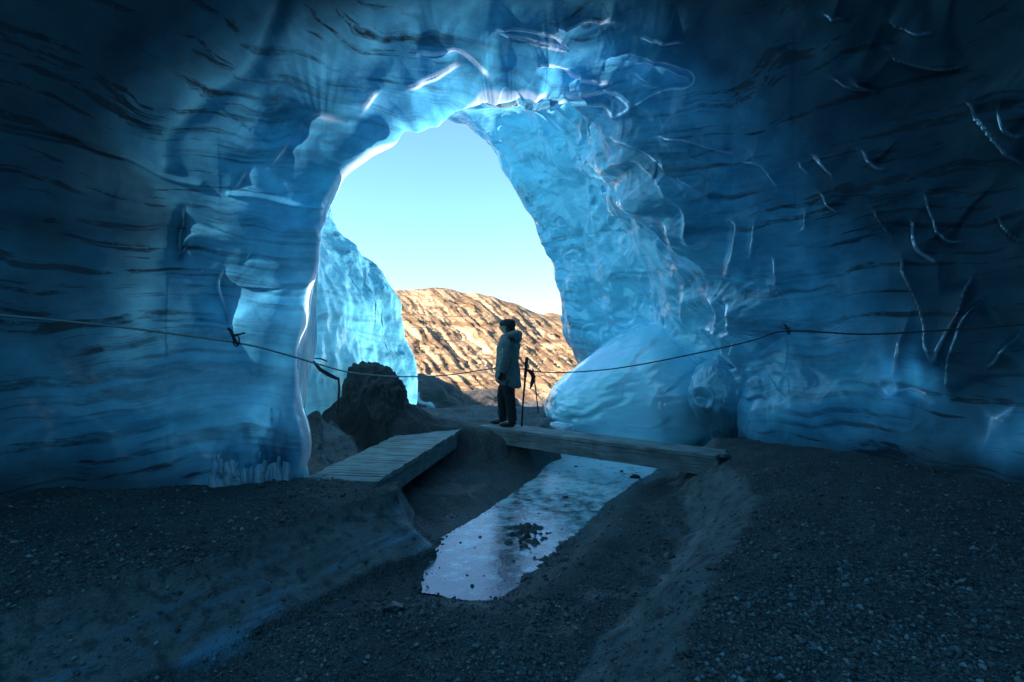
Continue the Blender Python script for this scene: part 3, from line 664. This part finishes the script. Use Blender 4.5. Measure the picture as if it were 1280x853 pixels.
rope('rope', [P(661, 463, 9.45), P(690, 466, 9.3), P(745, 463.5, 8.9), P(800, 456, 8.4), P(880, 440, 7.8), P(940, 426, 7.3), P(983, 414, 6.85), P(1080, 418, 6.2), P(1180, 413, 5.5), P(1300, 404, 4.6)], .009, M_ROPED,
     'dark handline rope rising from the stakes to the anchor on the right ice wall')
# screw and carabiner on the left wall
def anchor(name, c, label, sc=1.0):
    root = empty(name, c)
    MB().tube([(0, .22, .03*sc), (0, 0, .0)], [.010*sc, .012*sc], 10).build('screw', M_STEEL, root)
    th = np.linspace(0, 2*math.pi, 33); pts = [(.028*sc*math.cos(a)+.03*sc, -.01, -.045*sc+.055*sc*math.sin(a)) for a in th]
    MB().tube(pts, .007*sc, 8, ex=(0, 1, 0)).build('carabiner', M_STEEL, root)
    MB().tube([(-.05*sc, -.005, .07*sc), (-.02*sc, -.012, .05*sc), (.0, -.012, .0), (.02*sc, -.012, -.05*sc), (.05*sc, -.01, -.09*sc)], [.012*sc, .016*sc, .015*sc, .016*sc, .010*sc], 10).build('sling', M_STRAP, root)
    return tag(root, label, 'rope anchor')
anchor('rope_anchor', P(292, 420, 5.42), 'dark carabiner and sling screwed into the left ice wall above the rope', 1.0)
anchor('rope_anchor', P(983, 411, 6.83), 'small dark ice screw holding the rope high on the right wall', .7)
# knotted strap hanging beside the niche
root = empty('hanging_strap', P(400, 456, 6.3)); O = P(400, 456, 6.3)
MB().tube([P(x, y, Y)-O for x, y, Y in ((392, 452, 6.32), (400, 462, 6.3), (410, 468, 6.32), (420, 473, 6.34), (424, 474, 6.35))], [.014, .022, .024, .018, .014], 10).build('knot', M_STRAP, root)
MB().tube([P(x, y, Y)-O for x, y, Y in ((423, 472, 6.35), (424, 485, 6.35), (423, 500, 6.36), (421, 516, 6.36))], [(.012, .006)]*3+[(.016, .008)], 8).build('tail', M_STRAP, root)
MB().tube([P(x, y, Y)-O for x, y, Y in ((393, 448, 6.4), (402, 449, 6.38), (409, 452, 6.42))], .008, 8).build('screw', M_STEEL, root)
tag(root, 'knotted dark strap hanging from the rope in front of the blue ice niche', 'strap')
# stakes by the person
root = empty('rope_stake', P(652, 531, 9.4)); O = P(652, 531, 9.4)
MB().tube([P(652, 533, 9.4)-O, P(654, 500, 9.42)-O, P(657.5, 462, 9.42)-O, P(658.5, 448, 9.42)-O], [.014, .016, .018, .018], 10).build('shaft', M_STEEL, root)
MB().tube([P(656.3, 472, 9.4)-O, P(657.4, 462, 9.4)-O, P(658.4, 449, 9.4)-O, P(658.6, 446.5, 9.4)-O], [.024, .028, .027, .018], 12).build('grip', M_STRAP, root)
tag(root, 'dark tilted stake with a thick grip standing close behind the person', 'stake')
root = empty('rope_stake', P(672, 513, 9.75)); O = P(672, 513, 9.75)
MB().tube([P(673, 516, 9.75)-O, P(670, 490, 9.7)-O, P(666, 461, 9.6)-O], [.010, .011, .012], 8).build('shaft', M_STEEL, root)
MB().tube([P(660, 463, 9.5)-O, P(664, 466, 9.55)-O, P(667, 471, 9.58)-O, P(665, 479, 9.6)-O, P(663, 486, 9.6)-O], [.022, .036, .040, .032, .012], 10).build('knot', M_STRAP, root)
tag(root, 'thin slanted stake wrapped in knotted rope to the right of the thicker stake', 'stake')

# ------------------------------------------------------------------ stones and ice chunks
def rock_material(name, c1, c2, rough=.55):
    t = NT(name); o = t.obj(); n = t.noise(o, 9, 6, .65)
    return t.done(t.bsdf(t.mix(t.ramp(n, [(.3, 0), (.7, 1)]), c1, c2), rough, t.bump(n, .7, .02)))
M_ROCK = rock_material('basalt', (.012, .012, .013), (.055, .053, .052), .4)
def fac(Q, D):
    Q = Q.copy(); dirs = np.random.RandomState(int(abs(Q[3, 5, 0])*1e6) % 9999).normal(size=(9, 3)); dirs /= np.linalg.norm(dirs, axis=1)[:, None]
    for n in dirs:
        e = np.clip((Q*n).sum(-1)-.72, 0, None); Q -= e[..., None]*n*.9
    return Q
for px, py, r, sd, lab in [(794, 597, .085, 41, 'biggest black stone standing in the shallow water'), (777, 590, .035, 42, 'small dark stone in the water beside the biggest black stone'),
                       (707, 622, .04, 43, 'flat dark stone lying alone in the middle of the puddle'), (720, 584, .035, 44, 'thin dark stone in the bright water near the bridge')]:
    x, y = W(px, py, ZW); o = lump('stone', (x, y, ZW+.01), (r, r*.8, r*(.6 if sd in (41, 42) else .35)), M_ROCK, sd, .2, 1.6, 60, 40, fn=fac)
    tag(o, lab, 'stone', 'stones in the puddle')
for px, py, r, sd, lab, z in [(490, 764, .085, 51, 'round dark stone half buried in wet gravel before the puddle', -.50), (838, 697, .06, 54, 'small dark stone by the foot of the right bank', -.5)]:
    x, y = W(px, py, z); z = float(height(np.array([x]), np.array([y]))[0][0]); o = lump('stone', (x, y, z+.015), (r, r*.9, r*.65), M_ROCK, sd, .2, 1.6, 60, 40, fn=fac); tag(o, lab, 'stone')
t = NT('clear_ice'); o_ = t.obj(); nn = t.noise(o_, 12, 4)
M_CLEAR = t.done(t.bsdf(t.mix(nn, (.35, .55, .66), (.7, .84, .9)), .1, t.bump(nn, .5, .02), IOR=1.31, Transmission_Weight=.45, Coat_Weight=.6, Coat_Roughness=.04))
x, y = W(702, 534, -.15); o = lump('ice_chunk', (x, y, -.19), (.26, .22, .17), M_CLEAR, 61, .2, 1.6, 80, 60, fn=fac); tag(o, 'rounded clear ice chunk lying behind the long bridge', 'ice chunk')

# ------------------------------------------------------------------ icy drape on the near left rim
def build_drape():
    pts = np.array([P(397, 318, 6.62), P(388, 372, 6.45), P(380, 430, 6.28), P(373, 480, 6.12), P(366, 525, 5.98), P(358, 565, 5.88), P(346, 610, 5.80)])
    wid = [.02, .09, .17, .13, .16, .27, .46]; dep = [.03, .07, .10, .10, .13, .2, .27]
    C = catmull(pts, 36); wv = catmull(np.array(wid)[:, None], 36)[:, 0]; dv = catmull(np.array(dep)[:, None], 36)[:, 0]
    n = len(C); m = 120; th = np.arange(m)/m*2*math.pi; R = []
    for i in range(n):
        t = i/n
        fl = 1+.16*np.array([perlin(np.array(3.2*math.cos(a)+5), np.array(3.2*math.sin(a)), np.array(t*2.2), 13) for a in th])*1.6+.12*perlin(6*np.cos(th), 6*np.sin(th), np.full(m, t*4.), 19)
        x = np.cos(th)*wv[i]*fl-.45*wv[i]*(1 if t > .6 else .6); y = np.sin(th)*dv[i]*fl
        R.append(np.stack([C[i][0]+x, C[i][1]+y, np.full(m, C[i][2])+.02*perlin(np.cos(th)*3, np.sin(th)*3, np.full(m, t*9.), 3)], -1))
    return MB().rings(R).build('ice_drape', M_DRAPE)
t = NT('glassy_ice'); o_ = t.obj(); nn = t.noise(t.map(o_, (5, 5, 1.0)), 2.4, 5); n2 = t.noise(o_, 30, 3)
dc = t.mix(t.ramp(nn, [(.35, 0), (.65, 1)]), (.42, .66, .78), (.88, .93, .95))
dn = t.bump(t.math('ADD', nn, t.math('MULTIPLY', n2, .2)), .5, .04)
M_DRAPE = t.done(t.n('ShaderNodeMixShader', Fac=.58, i1=t.bsdf(dc, .12, dn, IOR=1.5, Specular_IOR_Level=.8, Coat_Weight=1.0, Coat_Roughness=.03, Coat_IOR=1.7), i2=t.n('ShaderNodeBsdfTranslucent', Color=dc, Normal=dn).outputs[0]).outputs[0])
tag(build_drape(), 'bright fluted drape of clear ice down the near left rim of the opening', 'ice drape')
def build_foot():
    m = MB(); rs = np.random.RandomState(5)
    for i in range(34):
        px = 268+92*rs.rand()**.8; top = 572-38*((px-272)/92)**1.3+rs.uniform(-34, 16); Y = WALL[2][np.argmin((WALL[0]-px)**2+(WALL[1]-585)**2)]-.02+rs.uniform(-.03, .02)
        b = P(px, 612, Y); Y2 = WALL[2][np.argmin((WALL[0]-px)**2+(WALL[1]-top)**2)]+.01; tp = P(px-4+rs.uniform(-3, 5), top, Y2); n = 9; ph = rs.uniform(0, 6)
        pts = [b+(tp-b)*k/n+np.array([.012*math.sin(k*1.3+ph), .012*math.cos(k*1.7+ph), 0]) for k in range(n+1)]
        r0 = rs.uniform(.018, .07); m.tube(pts, [r0*(1-.86*(k/n)**1.4)*(1+.18*math.sin(k*2.2+ph)) for k in range(n+1)], 10)
    o = m.build('icicle_cluster', M_DRAPE); tag(o, 'jagged clear ice spikes at the foot of the left wall beside the short bridge', 'ice spikes')
build_foot()
# hanging icicles
icm = [(930/2.509, 340, 205, 215/2.5, 7.2)]
ICI = [(455, 335, 412, 10.6, .035), (437, 330, 372, 10.4, .03), (462, 385, 448, 10.9, .03), (727, 148, 178, 8.2, .03), (736, 148, 174, 8.25, .035)]
LBL = ['icicle hanging on the far left ice bulge, nearest the sky', 'thin long icicle at the top of the left ice niche', 'stubby low icicle over the dark ash mound', 'left of two short icicles under the arch crown', 'right of two short icicles under the arch crown']
for (px, y0, y1, Y, r), lb in zip(ICI, LBL):
    n = 12; base = P(px, y0, Y); pts = [P(px+1.2*math.sin(i*.9), y0+(y1-y0)*i/n, Y)-base for i in range(n+1)]
    o = MB().tube(pts, [r*(1-i/n*.92)*(1+.15*math.sin(i*2.1)) for i in range(n+1)], 12).build('icicle', M_DRAPE); o.location = base
    tag(o, lb, 'icicle', 'icicles round the cave mouth')

# ------------------------------------------------------------------ person
def fabric(name, col, var=.3): return simple(name, col, .8, 14, var, .5, .012)
M_COAT = fabric('parka_cloth', (.165, .18, .16)); M_TROU = fabric('dark_trousers', (.010, .011, .014)); M_HAT = simple('knit_hat', (.03, .03, .035), .9, 60, .7, .8, .006)
M_SKIN = simple('skin', (.42, .27, .20), .5, 30, .1, .1, .002); M_BOOT = simple('boot_leather', (.022, .017, .014), .5, 40, .4, .3, .004); M_GLOVE = fabric('glove_cloth', (.012, .012, .014))
def skin_mesh(name, verts, edges, radii, mat, parent, sub=2, rootv=0):
    me = bpy.data.meshes.new(name); me.from_pydata(verts, edges, []); ob = bpy.data.objects.new(name, me); COL.objects.link(ob)
    md = ob.modifiers.new('s', 'SKIN'); md.use_smooth_shade = True
    for i, r in enumerate(radii):
        sv = me.skin_vertices[0].data[i]; sv.radius = r if hasattr(r, '__len__') else (r, r); sv.use_root = (i == rootv)
    ss = ob.modifiers.new('u', 'SUBSURF'); ss.levels = sub; ss.render_levels = sub
    dg = bpy.context.evaluated_depsgraph_get(); me2 = bpy.data.meshes.new_from_object(ob.evaluated_get(dg)); bpy.data.objects.remove(ob)
    me2.name = name; return link(name, me2, mat, parent)
def ell(cx, cy, z, rx, ry, m=40, tilt=0, fold=0, seed=0):
    th = np.arange(m)/m*2*math.pi
    k = 1+fold*perlin(np.cos(th)*2.2+seed, np.sin(th)*2.2, np.full(m, z*7.), seed)
    return np.stack([cx+np.cos(th)*rx*k, cy+np.sin(th)*ry*k, z+tilt*np.cos(th)*rx], -1)
def build_person():
    # local frame: faces -X (left of the picture), camera is on -Y
    base = P(634, 533.5, 9.38); root = empty('person', (base[0], base[1], .030)); root.rotation_euler.z = math.radians(-20); root.scale = (1.12, 1.12, 1)
    # body: pelvis, spine, neck, head, arms with hands, legs
    V = [(0, 0, .92), (.01, 0, 1.10), (.015, 0, 1.30), (.02, 0, 1.42), (.02, 0, 1.50), (.005, 0, 1.58), (.0, 0, 1.67)]
    E = [(i, i+1) for i in range(6)]; Rr = [(.13, .15), (.11, .14), (.11, .16), (.08, .12), .055, .085, .085]
    for s, hip, knee, ank, toe in ((-1, (.03, -.09, .86), (.075, -.10, .48), (.115, -.10, .09), (-.03, -.11, .045)), (1, (-.03, .09, .86), (-.11, .10, .48), (-.105, .10, .09), (-.25, .11, .045))):
        i = len(V); V += [hip, knee, ank, toe]; Rr += [.085, .058, .04, .035]; E += [(0, i), (i, i+1), (i+1, i+2), (i+2, i+3)]
    for s, sh, el, wr in ((-1, (.03, -.19, 1.40), (.07, -.27, 1.12), (.02, -.27, .90)), (1, (.03, .19, 1.40), (.0, .27, 1.14), (-.17, .22, .98))):
        i = len(V); V += [sh, el, wr]; Rr += [.058, .043, .03]; E += [(3, i), (i, i+1), (i+1, i+2)]
    skin_mesh('body', V, E, Rr, M_SKIN, root)
    # face: nose, brow and chin on the front of the head
    f = MB(); f.rings([ell(-.005, 0, 1.545, .05, .045), ell(-.01, 0, 1.575, .085, .065), ell(-.005, 0, 1.62, .098, .074), ell(-.0, 0, 1.67, .10, .076), ell(.0, 0, 1.70, .095, .074)])
    f.tube([(-.095, 0, 1.665), (-.112, 0, 1.64), (-.122, 0, 1.622), (-.10, 0, 1.612)], [.010, .014, .017, .012], 10)
    f.tube([(-.09, -.025, 1.585), (-.099, 0, 1.587), (-.09, .025, 1.585)], [.006, .009, .006], 8)
    for s in (-1, 1): f.tube([(.005, s*.074, 1.61), (.01, s*.085, 1.635), (.012, s*.08, 1.66)], [.010, .014, .010], 8)
    f.build('head', M_SKIN, root)
    for s in (-1, 1): MB().tube([(-.094, s*.034-.006, 1.655), (-.096, s*.034, 1.656), (-.094, s*.034+.006, 1.655)], .007, 8).build('eye', M_TROU, root)
    hr = MB(); hr.rings([ell(.05, 0, 1.50, .06, .08, fold=.2), ell(.045, 0, 1.56, .075, .085, fold=.15), ell(.035, 0, 1.62, .085, .085, fold=.1), ell(.03, 0, 1.66, .085, .085)])
    hr.build('hair', simple('dark_hair', (.018, .012, .009), .6, 90, .4, .6, .004), root)
    h = MB(); h.rings([ell(.005, 0, 1.645, .118, .096, tilt=-.1), ell(.005, 0, 1.66, .126, .103, tilt=-.1), ell(.006, 0, 1.685, .124, .102, tilt=-.06), ell(.01, 0, 1.71, .117, .098), ell(.012, 0, 1.735, .10, .086), ell(.014, 0, 1.755, .070, .06), ell(.015, 0, 1.765, .03, .028)])
    hat = h.build('hat', M_HAT, root)
    # parka: long coat, sleeves, hood lying on the back
    c = MB(); rr = [(.025, .67, .155, .175, -.30), (.022, .70, .185, .205, -.30), (.015, .80, .188, .208, -.2), (.010, .92, .178, .20, -.1), (.005, 1.04, .165, .19, 0), (.008, 1.16, .162, .195, 0), (.012, 1.28, .158, .20, 0), (.02, 1.37, .145, .185, 0), (.025, 1.43, .115, .135, 0), (.025, 1.48, .085, .09, 0)]
    R = []
    for a in np.linspace(0, len(rr)-1, 46):
        i = min(int(a), len(rr)-2); t_ = a-i; q = [rr[i][k]*(1-t_)+rr[i+1][k]*t_ for k in range(5)]
        R.append(ell(q[0], 0, q[1], q[2], q[3], 56, -q[4]*.5*0-.0+q[4], .10, 4))
    c.rings(R)
    for pa, rd in (([(.02, -.15, 1.42), (.04, -.215, 1.36), (.06, -.255, 1.24), (.068, -.275, 1.12), (.045, -.28, 1.0), (.02, -.275, .905)], [.075, .088, .083, .078, .070, .058]),
                   ([(.02, .15, 1.42), (.03, .215, 1.36), (.02, .255, 1.24), (-.005, .272, 1.13), (-.08, .255, 1.05), (-.16, .225, .985)], [.075, .088, .083, .078, .070, .058])):
        p2 = catmull(np.array(pa), 7); r2 = catmull(np.array(rd)[:, None], 7)[:, 0]
        V_, F_, cp = tube(p2, r2, 26, ex=(1, 0, 0)); V_ = V_+.010*np.stack([fbm(V_[:, 0]*14, V_[:, 1]*14, V_[:, 2]*22, 2, 5), fbm(V_[:, 0]*14+9, V_[:, 1]*14, V_[:, 2]*22, 2, 6), 0*V_[:, 0]], -1)
        c.add(V_, list(F_)+list(cp[0])+list(cp[1]))
    coat = c.build('parka', M_COAT, root)
    hd = MB(); th = np.linspace(0, 2*math.pi, 41)
    hd.tube([(.055+.105*math.cos(a), .125*math.sin(a), 1.485+.028*math.cos(a)) for a in th], [.048+.020*max(0, math.cos(a)) for a in th], 16, ex=(0, 0, 1))
    hd.tube([(.13, 0, 1.53), (.165, 0, 1.48), (.17, 0, 1.42), (.155, 0, 1.37)], [(.04, .09), (.055, .12), (.05, .11), (.02, .05)], 20, ex=(0, 1, 0))
    hd.build('hood', M_COAT, root)
    st = MB(); st.tube([(.055, -.336, 1.30), (.068, -.352, 1.16), (.058, -.352, 1.04)], [(.004, .012)]*3, 8, ex=(1, 0, 0)); st.build('sleeve_trim', simple('pale_trim', (.22, .25, .26), .6), root)
    # trousers and boots
    tr = MB()
    for pa in ([(.03, -.075, .90), (.04, -.09, .74), (.075, -.10, .50), (.105, -.10, .26), (.115, -.10, .12)], [(-.02, .075, .90), (-.045, .09, .74), (-.11, .10, .50), (-.115, .10, .26), (-.105, .10, .12)]):
        p2 = catmull(np.array(pa), 8); r2 = catmull(np.array([.108, .102, .078, .070, .072])[:, None], 8)[:, 0]
        V_, F_, cp = tube(p2, r2, 28, ex=(1, 0, 0)); V_ = V_+.016*np.stack([fbm(V_[:, 0]*9, V_[:, 1]*9, V_[:, 2]*18, 2, 15), fbm(V_[:, 0]*9+9, V_[:, 1]*9, V_[:, 2]*18, 2, 16), 0*V_[:, 0]], -1)
        tr.add(V_, list(F_)+list(cp[0])+list(cp[1]))
    tr.rings([ell(.005, 0, .76, .12, .17), ell(.005, 0, .85, .15, .185), ell(.005, 0, 1.0, .14, .17)])
    tr.build('trousers', M_TROU, root)
    for hx, hy in ((.115, -.10), (-.105, .10)):
        b = MB(); b.tube([(hx+.045, hy, .045), (hx+.03, hy, .055), (hx-.02, hy, .058), (hx-.09, hy-.005, .048), (hx-.16, hy-.01, .040), (hx-.19, hy-.01, .034)], [(.030, .038), (.042, .050), (.046, .056), (.048, .046), (.046, .036), (.026, .022)], 18, ex=(0, 0, 1))
        b.tube([(hx-.005, hy, .05), (hx, hy, .12), (hx, hy, .19)], [.055, .058, .062], 18, ex=(1, 0, 0))
        bt = b.build('boot', M_BOOT, root)
    # gloved hands: palm and five fingers each
    for w, d, side in (((.02, -.275, .905), (-.25, .05, -1.0), -1), ((-.16, .225, .985), (-.8, -.2, -.55), 1)):
        w = np.array(w); d = np.array(d)/np.linalg.norm(d); fwd = np.array([-1., 0, 0]); a = np.cross(d, [0, 1, 0]); a /= np.linalg.norm(a); nrm = np.cross(d, a)
        g = MB(); g.tube([w-d*.02, w+d*.03, w+d*.075, w+d*.09], [(.026, .030), (.020, .040), (.018, .042), (.012, .038)], 16, ex=tuple(nrm))
        for k, ln in enumerate((.066, .076, .070, .055)):
            o = w+d*.082+a*(.032-.021*k); cu = nrm*side
            g.tube([o, o+d*ln*.4+cu*.004, o+d*ln*.75+cu*.018, o+d*ln*.95+cu*.034], [.0105, .0100, .0092, .006], 8)
        o = w+d*.03+a*.034; g.tube([o, o+d*.025+a*.022, o+d*.052+a*.030, o+d*.072+a*.026], [.013, .012, .011, .007], 8)
        g.build('glove', M_GLOVE, root)
    tag(root, 'person in long dark parka and knit hat on the bridge end, looking out left', 'person')
build_person()

# ------------------------------------------------------------------ light, sky, camera
SUN_EL = math.radians(27); sun_dir = np.array([-.95, -.30, 0]); sun_dir = sun_dir/np.linalg.norm(sun_dir)*math.cos(SUN_EL); sun_dir[2] = math.sin(SUN_EL)
from mathutils import Vector
L = bpy.data.lights.new('sun', 'SUN'); L.energy = 3.9; L.angle = math.radians(.5); L.color = (1, .86, .68)
lo = bpy.data.objects.new('sun', L); COL.objects.link(lo); lo.rotation_euler = Vector(-sun_dir).to_track_quat('-Z', 'Y').to_euler()
w = bpy.data.worlds.new('World'); S.world = w; w.use_nodes = True; nt = w.node_tree
sky = nt.nodes.new('ShaderNodeTexSky'); sky.sky_type = 'NISHITA'; sky.sun_disc = False; sky.sun_elevation = SUN_EL; sky.sun_rotation = math.atan2(sun_dir[0], sun_dir[1])
sky.air_density = 1.0; sky.dust_density = .6; sky.ozone_density = 1.4
bg = nt.nodes['Background']; bg.inputs[1].default_value = .081
mx = nt.nodes.new('ShaderNodeMix'); mx.data_type = 'RGBA'; mx.blend_type = 'MULTIPLY'; mx.inputs[0].default_value = 1; mx.inputs[7].default_value = (.61, .88, 1.06, 1)
nt.links.new(sky.outputs[0], mx.inputs[6]); nt.links.new(mx.outputs[2], bg.inputs[0])
cam = bpy.data.cameras.new('camera'); cam.sensor_width = 36; cam.lens = 36*F/1280; cam.clip_end = 3000; cam.clip_start = .05
co = bpy.data.objects.new('camera', cam); COL.objects.link(co); co.location = (0, 0, CZ); co.rotation_euler = (math.pi/2, 0, 0); S.camera = co
vs = S.view_settings; vs.view_transform = 'Standard'; vs.look = 'None'; vs.gamma = 1; vs.exposure = 2.2; vs.use_curve_mapping = False
S.cycles.use_denoising = True; S.cycles.max_bounces = 10; S.cycles.diffuse_bounces = 6; S.cycles.glossy_bounces = 5; S.cycles.transmission_bounces = 8; S.cycles.sample_clamp_indirect = 6; S.cycles.caustics_reflective = False; S.cycles.caustics_refractive = False
